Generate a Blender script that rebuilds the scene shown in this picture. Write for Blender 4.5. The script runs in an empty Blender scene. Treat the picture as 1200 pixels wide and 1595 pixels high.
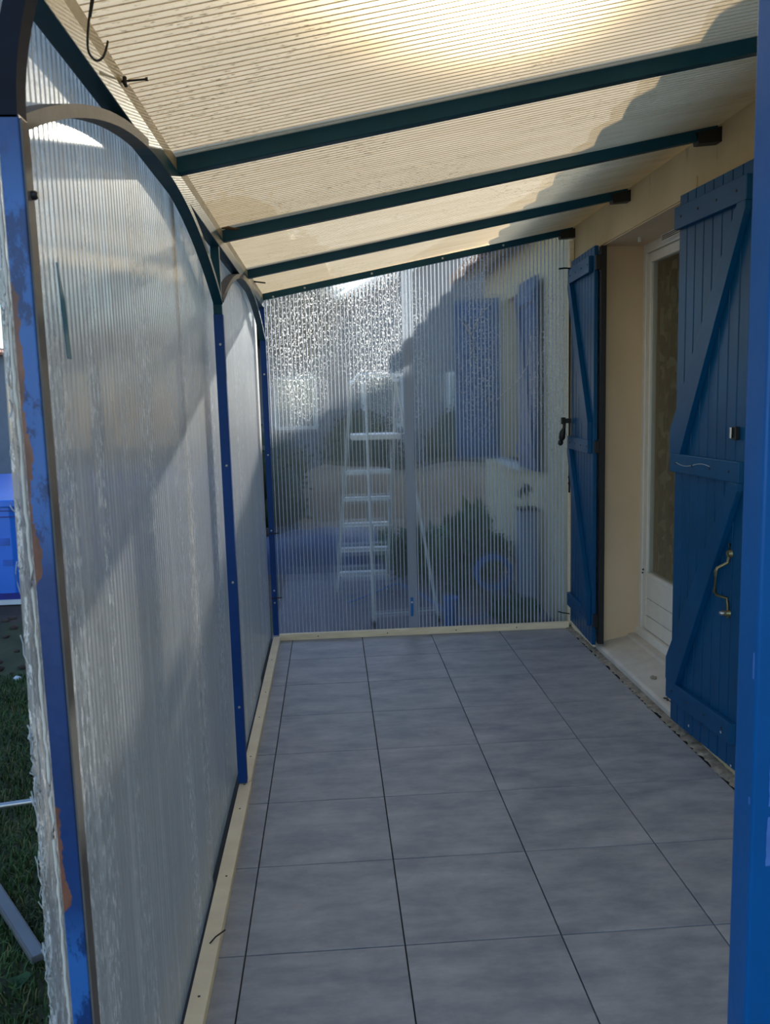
import bpy, bmesh, math, random
from math import sin, cos, pi, radians, sqrt
from mathutils import Vector, Matrix

random.seed(7)
S = bpy.context.scene
C = S.collection

# ------------------------------------------------------------------ camera
cd = bpy.data.cameras.new('camera'); cam = bpy.data.objects.new('camera', cd); C.objects.link(cam)
cam.location = (0.28935, -2.19354, 1.54025)
cam.rotation_euler = (radians(82.2313), radians(1.54316), radians(-3.77674))
cd.sensor_fit = 'VERTICAL'; cd.sensor_height = 24; cd.sensor_width = 24*1200/1595
cd.lens = 1311.5/1595*24
cd.clip_start = .05; cd.clip_end = 300
cd.dof.use_dof = True; cd.dof.focus_distance = 4.2; cd.dof.aperture_fstop = 7.5
S.camera = cam

# ------------------------------------------------------------------ light
SUN = Vector((1.0, 3.7, 1.1)).normalized()
W = bpy.data.worlds.new('sky'); S.world = W; W.use_nodes = True
wt = W.node_tree; bg = wt.nodes['Background']
sky = wt.nodes.new('ShaderNodeTexSky'); sky.sky_type = 'NISHITA'; sky.sun_disc = False
sky.sun_elevation = radians(20); sky.sun_rotation = math.atan2(SUN.x, SUN.y)
sky.air_density = 1.0; sky.dust_density = 0.3; sky.ozone_density = 2.5
wt.links.new(sky.outputs[0], bg.inputs[0]); bg.inputs[1].default_value = 0.26
sl = bpy.data.lights.new('sun', 'SUN'); sl.energy = 12.5; sl.angle = radians(.55); sl.color = (1, .93, .80)
so = bpy.data.objects.new('sun', sl); C.objects.link(so)
so.rotation_euler = (-SUN).to_track_quat('-Z', 'Y').to_euler(); so.location = (6, 20, 9)
S.view_settings.view_transform = 'Standard'; S.view_settings.look = 'None'
S.view_settings.gamma = 1; S.view_settings.use_curve_mapping = False
S.view_settings.exposure = 0.42
S.cycles.max_bounces = 14; S.cycles.transparent_max_bounces = 48
S.cycles.transmission_bounces = 12; S.cycles.diffuse_bounces = 4; S.cycles.glossy_bounces = 3
S.cycles.sample_clamp_indirect = 6.0

# ------------------------------------------------------------------ node helpers
def lin(r, g, b):
    f = lambda v: (v/255/12.92) if v/255 <= .04045 else ((v/255+.055)/1.055)**2.4
    return (f(r), f(g), f(b), 1)
class NT:
    def __init__(s, name):
        s.m = bpy.data.materials.new(name); s.m.use_nodes = True
        s.t = s.m.node_tree; s.t.nodes.clear()
        s.out = s.t.nodes.new('ShaderNodeOutputMaterial')
        s.tc = s.t.nodes.new('ShaderNodeTexCoord')
    def n(s, typ, ins=None, **kw):
        x = s.t.nodes.new(typ)
        for k, v in kw.items(): setattr(x, k, v)
        for k, v in (ins or {}).items():
            if isinstance(v, bpy.types.NodeSocket): s.t.links.new(v, x.inputs[k])
            else: x.inputs[k].default_value = v
        return x
    def obj(s, scale=(1, 1, 1)):
        return s.n('ShaderNodeMapping', {'Vector': s.tc.outputs['Object'], 'Scale': scale}).outputs[0]
    def noise(s, scale, vec, detail=4, rough=.6):
        return s.n('ShaderNodeTexNoise', {'Vector': vec, 'Scale': scale, 'Detail': detail, 'Roughness': rough}).outputs[0]
    def ramp(s, fac, a, b, ca=(0, 0, 0, 1), cb=(1, 1, 1, 1)):
        r = s.n('ShaderNodeValToRGB', {'Fac': fac})
        e = r.color_ramp.elements; e[0].position = a; e[1].position = b; e[0].color = ca; e[1].color = cb
        return r.outputs[0]
    def mix(s, fac, a, b):
        x = s.n('ShaderNodeMix', data_type='RGBA')
        for i, v in ((0, fac), (6, a), (7, b)):
            if isinstance(v, bpy.types.NodeSocket): s.t.links.new(v, x.inputs[i])
            else: x.inputs[i].default_value = v
        return x.outputs[2]
    def math(s, op, a, b=0.0, c=0.0):
        x = s.n('ShaderNodeMath', operation=op)
        for i, v in enumerate((a, b, c)):
            if isinstance(v, bpy.types.NodeSocket): s.t.links.new(v, x.inputs[i])
            else: x.inputs[i].default_value = v
        return x.outputs[0]
    def bump(s, h, strength=.3, dist=.01):
        return s.n('ShaderNodeBump', {'Height': h, 'Strength': strength, 'Distance': dist}).outputs[0]
    def mixs(s, fac, a, b):
        return s.n('ShaderNodeMixShader', {0: fac, 1: a, 2: b}).outputs[0]
    def pbr(s, color, rough=.5, metal=0, normal=None, **kw):
        ins = {'Base Color': color, 'Roughness': rough, 'Metallic': metal}
        if normal is not None: ins['Normal'] = normal
        ins.update(kw)
        return s.n('ShaderNodeBsdfPrincipled', ins).outputs[0]
    def done(s, sh):
        s.t.links.new(sh, s.out.inputs[0]); return s.m

def plain(name, col, rough=.5, metal=0, var=.25, scale=12, bump=0.0, bscale=60, stretch=(1, 1, 1)):
    t = NT(name); v = t.obj(stretch)
    n = t.noise(scale, v)
    c = t.mix(t.ramp(n, .3, .75), tuple(x*(1-var) for x in col[:3])+(1,), tuple(min(1, x*(1+var)) for x in col[:3])+(1,))
    nm = t.bump(t.noise(bscale, v, 6), bump, .004) if bump else None
    return t.done(t.pbr(c, rough, metal, nm))

# ------------------------------------------------------------------ materials
def poly(name, axis, haze, fleck, tint, hazecol, streak=.25, wob=.35, rr=.16, gth=.42, rfr=.55, bs=.55, zlo=None, fs=(90, 16), thr=.535, gs=(2.2, .6), wh=.35, band=None, nv=.25, rf2=1.):
    """twin-wall polycarbonate: partly clear, partly scattering, weathered by vertical streaks and white flecks.
    axis = the direction across the ribs (0 = x, 1 = y)."""
    t = NT(name)
    sc = (1, 1, 1)
    def st(h, z): return (h, h, z)
    n1 = t.noise(1, t.obj(st(28, .8)), 5, .65)          # long vertical run marks
    n2 = t.noise(1, t.obj(st(*fs)), 5, .68)           # short flecks
    n3 = t.noise(1, t.obj(st(*gs)), 3, .5)          # where the flecks gather
    n4 = t.noise(1, t.obj((3, 3, 3)), 4, .6)
    f1 = t.ramp(n1, .48, .72)
    gather = t.ramp(n3, gth, gth+.16)
    if band:                                            # a dirtier strip near one edge
        yy = t.n('ShaderNodeSeparateXYZ', {0: t.tc.outputs['Object']}).outputs[1]
        bm_ = t.n('ShaderNodeMapRange', {0: yy, 1: band[0], 2: band[1], 3: 1., 4: 0.}).outputs[0]
        gather = t.math('MAXIMUM', gather, bm_)
    f2 = t.math('MULTIPLY', t.ramp(n2, thr, thr+.035), gather)
    if zlo is not None:                                 # dirt flecks are weak low down, full strength on the upper part
        zz = t.n('ShaderNodeSeparateXYZ', {0: t.tc.outputs['Object']}).outputs[2]
        zz = t.math('ADD', zz, t.math('MULTIPLY', t.math('SUBTRACT', n3, .5), 1.6))
        f2 = t.math('MULTIPLY', f2, t.n('ShaderNodeMapRange', {0: zz, 1: zlo, 2: zlo+.5, 3: .06, 4: 1.}).outputs[0])
    hz = t.math('ADD', haze, t.math('MULTIPLY', f1, streak))
    hz = t.math('ADD', hz, t.math('MULTIPLY', t.math('SUBTRACT', n4, .5), nv))
    hz = t.math('ADD', hz, t.math('MULTIPLY', f2, fleck))
    hz = t.math('MINIMUM', t.math('MAXIMUM', hz, .03), .97)
    # fine ribs bend what is seen through the sheet sideways
    sep = t.n('ShaderNodeSeparateXYZ', {0: t.tc.outputs['Object']}).outputs[axis]
    w = t.math('SINE', t.math('MULTIPLY', sep, 2*pi/.024))
    w2 = t.math('ADD', t.math('MULTIPLY', w, .5), t.math('MULTIPLY', n2, wob))
    nrm = t.bump(w2, bs, .004)
    hc = t.mix(t.math('MAXIMUM', f2, t.math('MULTIPLY', f1, wh)), hazecol, (.92, .92, .92, 1))
    trl = t.n('ShaderNodeBsdfTranslucent', {'Color': hc, 'Normal': nrm}).outputs[0]
    dif = t.n('ShaderNodeBsdfDiffuse', {'Color': hc, 'Normal': nrm}).outputs[0]
    hs = t.mixs(.42, trl, dif)
    tr = t.n('ShaderNodeBsdfTransparent', {'Color': tint}).outputs[0]
    rf = t.n('ShaderNodeBsdfRefraction', {'Color': tint, 'Roughness': rr, 'IOR': 1.14, 'Normal': nrm}).outputs[0]
    cl = t.mixs(rfr, tr, rf)
    base = t.mixs(hz, cl, hs)
    fc = t.n('ShaderNodeLayerWeight', {'Blend': .5}).outputs['Facing']
    fr = t.math('ADD', t.math('MULTIPLY', t.math('POWER', fc, 4.0), .75), .035)
    fr = t.math('MULTIPLY', fr, rf2)
    g1 = t.n('ShaderNodeBsdfGlossy', {'Color': (.9, .92, .95, 1), 'Roughness': .10, 'Normal': t.bump(w2, .1, .002)}).outputs[0]
    g2 = t.n('ShaderNodeBsdfGlossy', {'Color': (.9, .92, .95, 1), 'Roughness': .42, 'Normal': nrm}).outputs[0]
    return t.done(t.mixs(fr, base, t.mixs(.75, g1, g2)))

M = {}
M['poly_left'] = poly('polycarbonate_left', 1, .36, .55, (.90, .89, .87, 1), (.54, .52, .50, 1), .32, .35, .16, .44, fs=(95, 26), thr=.535, gs=(7, .45), wh=.5, band=(-.87, -.80))
M['poly_far'] = poly('polycarbonate_far', 0, .02, .70, (.90, .93, .96, 1), (.62, .65, .70, 1), .05, .10, .10, .40, .30, .35, 1.2, (110, 60), thr=.565, nv=.04, rf2=.6)

def rib_mat(name, col, clear):
    t = NT(name)
    trl = t.n('ShaderNodeBsdfTranslucent', {'Color': col}).outputs[0]
    dif = t.n('ShaderNodeBsdfDiffuse', {'Color': col}).outputs[0]
    tr = t.n('ShaderNodeBsdfTransparent', {'Color': (1, 1, 1, 1)}).outputs[0]
    return t.done(t.mixs(clear, t.mixs(.5, trl, dif), tr))
M['rib'] = rib_mat('polycarbonate_rib', (.86, .89, .93, 1), .08)
M['rib_left'] = rib_mat('polycarbonate_rib_left', (.74, .76, .78, 1), .6)

def roof_under():
    t = NT('roof_polycarbonate_underside')
    v = t.obj((2.2, 14, 1)); n1 = t.noise(1.4, v, 6, .7)
    spots = t.ramp(t.noise(1, t.obj((46, 120, 1)), 3, .6), .60, .64)
    where = t.ramp(t.noise(1.6, t.obj((1, 1, 1)), 3, .5), .44, .62)
    sp = t.math('MULTIPLY', spots, where)
    col = t.mix(t.ramp(n1, .3, .75), lin(210, 184, 142), lin(234, 210, 172))
    patch = t.ramp(t.noise(3.0, t.obj((.8, 1.6, 1)), 4, .6), .55, .8)
    col = t.mix(t.math('MULTIPLY', patch, .35), col, lin(190, 174, 130))
    col = t.mix(t.math('MULTIPLY', sp, .8), col, lin(120, 104, 74))
    trl = t.n('ShaderNodeBsdfTranslucent', {'Color': col}).outputs[0]
    dif = t.n('ShaderNodeBsdfDiffuse', {'Color': col}).outputs[0]
    fw = t.n('ShaderNodeBsdfRefraction', {'Color': col, 'Roughness': .75, 'IOR': 1.25}).outputs[0]
    h = t.mixs(.22, t.mixs(.33, trl, fw), dif)
    tr = t.n('ShaderNodeBsdfTransparent', {'Color': (1, .97, .9, 1)}).outputs[0]
    return t.done(t.mixs(t.math('SUBTRACT', .045, t.math('MULTIPLY', sp, .04)), h, tr))
M['roof_under'] = roof_under()
def roof_top():
    t = NT('roof_polycarbonate_top')
    tr = t.n('ShaderNodeBsdfTransparent', {'Color': (.96, .96, .94, 1)}).outputs[0]
    gl = t.n('ShaderNodeBsdfGlossy', {'Color': (1, 1, 1, 1), 'Roughness': .2}).outputs[0]
    return t.done(t.mixs(.06, tr, gl))
M['roof_top'] = roof_top()
M['roof_rib'] = rib_mat('roof_rib', lin(232, 214, 180), .1)

def tile_mat():
    t = NT('grey_floor_tile')
    rnd = t.n('ShaderNodeObjectInfo').outputs['Random']
    off = t.n('ShaderNodeCombineXYZ', {0: t.math('MULTIPLY', rnd, 40), 1: t.math('MULTIPLY', rnd, 71)}).outputs[0]
    v = t.n('ShaderNodeVectorMath', {0: t.tc.outputs['Object'], 1: off}, operation='ADD').outputs[0]
    vs = t.n('ShaderNodeMapping', {'Vector': v, 'Scale': (3, 7, 1)}).outputs[0]
    a = t.noise(1.3, vs, 6, .65)
    b = t.noise(6, v, 5, .7)
    c = t.mix(t.ramp(a, .3, .72), lin(128, 133, 143), lin(182, 183, 187))
    c = t.mix(t.math('MULTIPLY', t.ramp(b, .4, .75), .35), c, lin(112, 116, 127))
    c = t.mix(t.math('MULTIPLY', t.ramp(t.noise(1, t.n('ShaderNodeMapping', {'Vector': v, 'Scale': (9, 60, 1)}).outputs[0], 3), .66, .74), .3), c, lin(170, 174, 178))
    r = t.math('ADD', .42, t.math('MULTIPLY', a, .2))
    return t.done(t.pbr(c, r, 0, t.bump(b, .08, .003)))
M['tile'] = tile_mat()
M['grout'] = plain('dark_grout', lin(52, 52, 55), .95)
M['mortar'] = plain('rough_mortar', lin(152, 144, 132), .95, var=.45, scale=25, bump=.9, bscale=50)

def stucco():
    t = NT('beige_wall_render')
    v = t.obj()
    n = t.noise(1.1, t.obj((1, 1.4, .7)), 5, .6)
    c = t.mix(t.ramp(n, .3, .75), lin(192, 168, 128), lin(220, 198, 158))
    st = t.ramp(t.noise(4, t.obj((1, 3, .7)), 6, .75), .60, .72)
    c = t.mix(t.math('MULTIPLY', st, .6), c, lin(120, 100, 68))
    return t.done(t.pbr(c, .9, 0, t.bump(t.noise(60, v, 5), .35, .004)))
M['stucco'] = stucco()
M['reveal'] = plain('smooth_cream_reveal', lin(216, 192, 160), .8, var=.06, scale=3)
M['sill'] = plain('pale_stone_sill', lin(205, 199, 190), .75, var=.12, scale=9, bump=.2)

def paint(name, col, chip=None, thr=.68, rough=.38, fade=None, sc=9):
    t = NT(name); v = t.obj((1, 1, .55))
    n = t.noise(5, v, 5)
    c = t.mix(t.ramp(n, .3, .7), tuple(x*.85 for x in col[:3])+(1,), tuple(min(1, x*1.15) for x in col[:3])+(1,))
    if fade:
        f = t.ramp(t.noise(14, v, 7, .75), .50, .56)
        c = t.mix(t.math('MULTIPLY', f, t.ramp(t.noise(3, v, 3), .42, .52)), c, fade)
    if chip:
        f = t.ramp(t.noise(sc, v, 6, .7), thr, thr+.02)
        c = t.mix(f, c, chip)
    nm = t.bump(t.noise(40, v, 5), .12, .004)
    return t.done(t.pbr(c, rough, 0, nm, **{'Specular IOR Level': .22}))
M['shutter'] = paint('teal_blue_shutter_paint', lin(4, 72, 118), rough=.36)
M['teal'] = paint('dark_teal_frame_paint', lin(12, 68, 86), rough=.45)
M['tape'] = plain('bright_teal_tape', lin(24, 112, 142), .6)
M['blue'] = paint('deep_blue_frame_paint', lin(12, 62, 132), rough=.42)
def weathered():
    t = NT('weathered_blue_post_paint'); v = t.obj((1, 1, .5))
    z = t.n('ShaderNodeSeparateXYZ', {0: t.tc.outputs['Object']}).outputs[2]
    x = t.n('ShaderNodeSeparateXYZ', {0: t.tc.outputs['Object']}).outputs[0]
    band = lambda a, b, e=.04: t.math('MULTIPLY', t.ramp(z, 0, 1) if False else t.n('ShaderNodeMapRange', {0: z, 1: a-e, 2: a+e, 3: 0., 4: 1.}).outputs[0],
                                      t.n('ShaderNodeMapRange', {0: z, 1: b-e, 2: b+e, 3: 1., 4: 0.}).outputs[0])
    c = t.mix(t.ramp(t.noise(7, v, 5), .3, .7), lin(8, 44, 92), lin(14, 66, 132))
    fd = t.math('MULTIPLY', t.ramp(t.noise(16, v, 7, .75), .44, .50), t.math('MAXIMUM', t.math('MULTIPLY', band(1.35, 1.84), .9), band(.62, .80)))
    c = t.mix(fd, c, lin(40, 98, 170))
    left = t.n('ShaderNodeMapRange', {0: x, 1: .016, 2: -.005, 3: 0., 4: .30}).outputs[0]
    rust = t.math('MAXIMUM', band(1.28, 1.72), t.math('MULTIPLY', band(.80, 1.02), .93))
    rf = t.ramp(t.math('MULTIPLY', t.math('ADD', t.noise(11, v, 6, .7), left), rust), .60, .62)
    rc = t.mix(t.ramp(t.noise(30, v, 3), .40, .6), lin(98, 60, 52), lin(126, 82, 66))
    c = t.mix(rf, c, rc)
    return t.done(t.pbr(c, .42, 0, t.bump(t.noise(35, v, 6), .35, .004)))
M['weathered'] = weathered()
M['right_post'] = paint('glossy_deep_blue_paint', lin(2, 84, 150), chip=None, rough=.3)
M['primer'] = plain('grey_primer_steel', lin(96, 94, 94), .7, var=.2, scale=20, bump=.2)
M['strip'] = plain('beige_edge_strip', lin(150, 138, 112), .7, var=.25, scale=15)
M['wood'] = plain('pale_pine', lin(246, 228, 196), .65, var=.12, scale=6, bump=.15, stretch=(1, 1, 6))
M['pvc'] = plain('white_pvc', lin(232, 230, 224), .35, var=.04)
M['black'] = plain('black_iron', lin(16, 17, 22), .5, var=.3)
M['brace'] = plain('flat_dark_navy_paint', lin(8, 20, 38), .95)
M['brass'] = plain('worn_brass', lin(128, 122, 92), .35, .8, var=.3, scale=40)
M['chrome'] = plain('dull_steel', lin(170, 172, 176), .35, .9)
M['alu'] = plain('ladder_aluminium', lin(214, 214, 208), .4, .2, var=.08)
M['screw'] = plain('galvanised_screw', lin(190, 192, 196), .35, .4)
M['lawn_soil'] = plain('lawn_earth', lin(58, 62, 34), .95, var=.4, scale=5, bump=.6)
M['soil'] = plain('dark_earth', lin(70, 56, 46), .95, var=.4, scale=4, bump=.8, bscale=14)
M['gravel'] = plain('pale_gravel_path', lin(112, 102, 106), .95, var=.25, scale=9, bump=.8, bscale=40)
M['tan'] = plain('tan_dry_earth', lin(150, 122, 92), .95, var=.2, scale=3, bump=.5)
M['grass'] = plain('grass_blade', lin(62, 88, 34), .7, var=.5, scale=3)
M['dry_grass'] = plain('dry_grass_blade', lin(128, 116, 66), .8, var=.3, scale=3)
M['pool'] = plain('blue_pool_liner', lin(44, 116, 222), .35, var=.1, scale=3, bump=.3, bscale=6)
M['pool_dark'] = plain('dark_blue_rim', lin(10, 30, 130), .4)
M['white_plastic'] = plain('white_plastic', lin(210, 214, 218), .4, var=.05)
M['tap_column'] = plain('grey_blue_column', lin(128, 142, 168), .5, var=.08)
M['hose'] = plain('blue_hose', lin(10, 104, 178), .35, var=.1)
M['tarp'] = plain('navy_tarpaulin', lin(26, 44, 82), .45, var=.3, scale=4, bump=.5, bscale=5)
M['grey_wall'] = plain('grey_block', lin(112, 116, 122), .85, var=.12, scale=4)
M['rooftile'] = plain('clay_roof_tile', lin(158, 96, 66), .8, var=.3, scale=9)
M['bark'] = plain('bark', lin(84, 66, 48), .9, var=.3, bump=.6)
M['wire'] = plain('black_rubber_wire', lin(30, 26, 26), .6)
M['webbing'] = plain('dusty_cobweb', lin(186, 190, 192), .9, var=.1)
def leafmat(name, a, b):
    t = NT(name); n = t.noise(3.0, t.obj(), 4)
    c = t.mix(t.ramp(n, .35, .65), a, b)
    p = t.pbr(c, .55); tl = t.n('ShaderNodeBsdfTranslucent', {'Color': c}).outputs[0]
    return t.done(t.mixs(.3, p, tl))
M['leaf'] = leafmat('shrub_leaf', lin(30, 66, 28), lin(70, 106, 40))
M['hedge'] = leafmat('hedge_leaf', lin(22, 42, 24), lin(50, 72, 38))
M['tree'] = leafmat('tree_leaf', lin(36, 50, 30), lin(84, 92, 56))
def glassmat():
    t = NT('window_glass')
    tr = t.n('ShaderNodeBsdfTransparent', {'Color': (.8, .84, .84, 1)}).outputs[0]
    gl = t.n('ShaderNodeBsdfGlossy', {'Color': (1, 1, 1, 1), 'Roughness': .02}).outputs[0]
    fc = t.n('ShaderNodeLayerWeight', {'Blend': .5}).outputs['Facing']
    fr = t.math('ADD', t.math('MULTIPLY', t.math('POWER', fc, 4.0), .8), .05)
    return t.done(t.mixs(fr, tr, gl))
M['glass'] = glassmat()
def lace():
    t = NT('lace_curtain_fabric')
    v = t.obj((1, 9, 6)); n = t.noise(1.1, v, 3, .6)
    w = t.ramp(t.noise(1, t.obj((1, 16, 11)), 2, .5), .52, .57)
    c = t.mix(w, lin(92, 90, 72), lin(138, 136, 116))
    d = t.n('ShaderNodeBsdfDiffuse', {'Color': c}).outputs[0]
    tr = t.n('ShaderNodeBsdfTransparent', {'Color': (1, 1, 1, 1)}).outputs[0]
    return t.done(t.mixs(t.math('SUBTRACT', .55, t.math('MULTIPLY', w, .4)), d, tr))
M['lace'] = lace()
M['room'] = plain('dim_room_plaster', lin(120, 112, 92), .9)

# ------------------------------------------------------------------ mesh helpers
class MB:
    def __init__(s): s.v = []; s.f = []; s.sm = []
    def add(s, vs, fs, smooth=False):
        o = len(s.v); s.v += [tuple(v) for v in vs]
        s.f += [tuple(i+o for i in f) for f in fs]; s.sm += [smooth]*len(fs); return s
    def box(s, x0, y0, z0, x1, y1, z1):
        vs = [(x, y, z) for z in (z0, z1) for y in (y0, y1) for x in (x0, x1)]
        return s.add(vs, [(0, 2, 3, 1), (4, 5, 7, 6), (0, 1, 5, 4), (2, 6, 7, 3), (0, 4, 6, 2), (1, 3, 7, 5)])
    def bar(s, a, b, w, h, up=(0, 0, 1)):
        a = Vector(a); b = Vector(b); d = (b-a).normalized(); u = Vector(up)
        sd = d.cross(u).normalized(); u = sd.cross(d).normalized()
        vs = [p+sd*i*w/2+u*j*h/2 for p in (a, b) for j in (-1, 1) for i in (-1, 1)]
        return s.add(vs, [(0, 1, 3, 2), (4, 6, 7, 5), (0, 4, 5, 1), (2, 3, 7, 6), (0, 2, 6, 4), (1, 5, 7, 3)])
    def prism(s, pts, vec):
        """closed polygon pts extruded by vec"""
        n = len(pts); v = Vector(vec)
        vs = [Vector(p) for p in pts]+[Vector(p)+v for p in pts]
        return s.add(vs, [tuple(range(n))[::-1], tuple(range(n, 2*n))]+[(i, (i+1) % n, n+(i+1) % n, n+i) for i in range(n)])
    def tube(s, pts, r, k=8, caps=True, closed=False):
        pts = [Vector(p) for p in pts]; n = len(pts); rings = []
        ref = Vector((0, 0, 1))
        for i, p in enumerate(pts):
            if closed: d = (pts[(i+1) % n]-pts[i-1]).normalized()
            else: d = (pts[min(i+1, n-1)]-pts[max(i-1, 0)]).normalized()
            a = d.cross(ref)
            if a.length < .05: a = d.cross(Vector((1, 0, 0)))
            a.normalize(); b = d.cross(a).normalized(); ref = b if b.length > .5 and False else ref
            rr = r[i] if isinstance(r, (list, tuple)) else r
            rings.append([p+(a*cos(t)+b*sin(t))*rr for t in [2*pi*j/k for j in range(k)]])
        vs = [q for ring in rings for q in ring]; fs = []
        m = n if closed else n-1
        for i in range(m):
            for j in range(k):
                A = i*k+j; B = i*k+(j+1) % k; i2 = (i+1) % n
                fs.append((A, B, i2*k+(j+1) % k, i2*k+j))
        s.add(vs, fs, True)
        if caps and not closed: s.add(rings[0], [tuple(range(k))]); s.add(rings[-1], [tuple(range(k))[::-1]])
        return s
    def lathe(s, prof, c=(0, 0, 0), k=16):
        pts = [[(c[0]+r*cos(2*pi*j/k), c[1]+r*sin(2*pi*j/k), c[2]+z) for j in range(k)] for r, z in prof]
        fs = [(i*k+j, i*k+(j+1) % k, (i+1)*k+(j+1) % k, (i+1)*k+j) for i in range(len(prof)-1) for j in range(k)]
        s.add([q for r in pts for q in r], fs, True)
        s.add(pts[0], [tuple(range(k))[::-1]]); s.add(pts[-1], [tuple(range(k))]); return s
    def blob(s, c, r, sub=2, amp=.15, sq=(1, 1, 1)):
        bm = bmesh.new(); bmesh.ops.create_icosphere(bm, subdivisions=sub, radius=1)
        vs = []
        for v in bm.verts:
            q = v.co*(1+random.uniform(-amp, amp)); vs.append((c[0]+q.x*r*sq[0], c[1]+q.y*r*sq[1], c[2]+q.z*r*sq[2]))
        s.add(vs, [tuple(x.index for x in f.verts) for f in bm.faces], True); bm.free(); return s
    def build(s, name, mat, parent=None, bevel=0, loc=None):
        me = bpy.data.meshes.new(name); me.from_pydata(s.v, [], s.f)
        for i, p in enumerate(me.polygons): p.use_smooth = s.sm[i]
        bm = bmesh.new(); bm.from_mesh(me); bmesh.ops.recalc_face_normals(bm, faces=bm.faces); bm.to_mesh(me); bm.free()
        me.materials.append(mat)
        o = bpy.data.objects.new(name, me); C.objects.link(o)
        if parent: o.parent = parent
        if loc: o.location = loc
        if bevel:
            b = o.modifiers.new('bevel', 'BEVEL'); b.width = bevel; b.segments = 2; b.limit_method = 'ANGLE'
        return o
def tag(o, label=None, cat=None, group=None, kind=None):
    if label: o['label'] = label
    if cat: o['category'] = cat
    if group: o['group'] = group
    if kind: o['kind'] = kind
    return o
def empty(name, loc=(0, 0, 0), rz=0, label=None, cat=None, group=None, kind=None):
    o = bpy.data.objects.new(name, None); C.objects.link(o); o.location = loc; o.rotation_euler = (0, 0, rz)
    o.empty_display_size = .1
    return tag(o, label, cat, group, kind)
def inst(src, name, parent, loc, rot=(0, 0, 0), scale=(1, 1, 1)):
    o = bpy.data.objects.new(name, src.data); C.objects.link(o); o.parent = parent
    o.location = loc; o.rotation_euler = rot; o.scale = scale
    for m in src.modifiers:
        if m.type == 'BEVEL':
            b = o.modifiers.new('bevel', 'BEVEL'); b.width = m.width; b.segments = m.segments; b.limit_method = 'ANGLE'
    return o

XL, XR, YF = -.09, 1.85, 3.15          # inner face of the left frame, house wall, far frame
rz_ = lambda x: 2.19+.19*(x-XL)        # underside of the roof sheets
FL = .0

# ================================================================== SETTING
# ---- tiled floor
floor = empty('floor', label='grey stoneware tile floor of the lean-to porch', kind='structure')
MB().box(-.16, -3.2, -.08, 1.85, 3.2, -.008).build('screed', M['grout'], floor)
T = .45; G = .004
full = None
xs = [(-.13, 0), (0, .45), (.45, .9), (.9, 1.35), (1.35, 1.80)]
protos = {}
for r in range(-7, 7):
    for ci, (x0, x1) in enumerate(xs):
        w = x1-x0; key = round(w, 3)
        dz = random.uniform(-.0006, .0006)
        loc = (x0, r*T, dz); 
        if key not in protos:
            protos[key] = MB().box(G/2, G/2, -.009, w-G/2, T-G/2, 0).build('tile', M['tile'], floor, bevel=.0012, loc=loc)
        else:
            inst(protos[key], 'tile', floor, loc)
# rough mortar line where the tiles meet the house
m = MB(); N = 240; vs = []; fs = []
for i in range(N+1):
    y = -1.4+4.55*i/N
    j = random.uniform(-.012, .012)
    vs += [(1.800+j, y, .0005), (1.816+random.uniform(-.006, .006), y, .004+random.uniform(0, .006)), (1.834+random.uniform(-.004, .004), y, .006+random.uniform(0, .008)), (1.86, y, .012)]
for i in range(N):
    for k in range(3): fs.append((4*i+k, 4*i+k+1, 4*i+4+k+1, 4*i+4+k))
m.add(vs, fs); tag(m.build('mortar_joint', M['mortar'], floor), 'rough grey mortar smeared along the wall foot')

# ---- house wall with door opening
OY0, OY1, OZ = 1.43, 2.61, 2.352
wall = empty('wall_right', label='beige rendered house wall on the right', kind='structure')
WY0, WY1 = -4.2, 6.25
# (second window further along: 4.46..5.2, z .98..2.35)
V0, V1 = 4.46, 5.2
m = MB()
m.box(XR, WY0, -.1, 2.2, OY0, 2.8); m.box(XR, OY1, -.1, 2.2, V0, 2.8); m.box(XR, V1, -.1, 2.2, WY1, 2.8)
m.box(XR, OY0, OZ, 2.2, OY1, 2.8); m.box(XR, OY0, -.1, 2.2, OY1, .03)
m.box(XR, V0, 2.34, 2.2, V1, 2.8); m.box(XR, V0, -.1, 2.2, V1, .98)
m.build('rendered_wall', M['stucco'], wall)
MB().box(2.2, 6.05, -.1, 7.5, 6.25, 3.2).build('gable_wall', M['stucco'], wall)
# smooth reveal lining, 1 cm proud band round the opening
MB().box(XR+.002, OY1-.006, .05, 2.12, OY1+.0, OZ).build('reveal', M['reveal'], wall)
MB().box(XR+.002, OY0, .05, 2.12, OY0+.006, OZ).build('reveal', M['reveal'], wall)
MB().box(XR+.002, OY0, OZ-.006, 2.12, OY1, OZ).build('reveal', M['reveal'], wall)
trim = empty('trim_1', label='slightly raised plaster band around the door opening', kind='structure')
b1 = MB().box(XR-.006, OY0-.07, OZ, XR, OY1+.07, OZ+.062).build('lintel_band', M['stucco'], trim)
MB().box(XR-.006, OY1, .05, XR, OY1+.02, OZ).build('side_band', M['stucco'], trim)
MB().box(XR-.006, OY0-.03, .05, XR, OY0, OZ).build('side_band', M['stucco'], trim)
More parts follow.
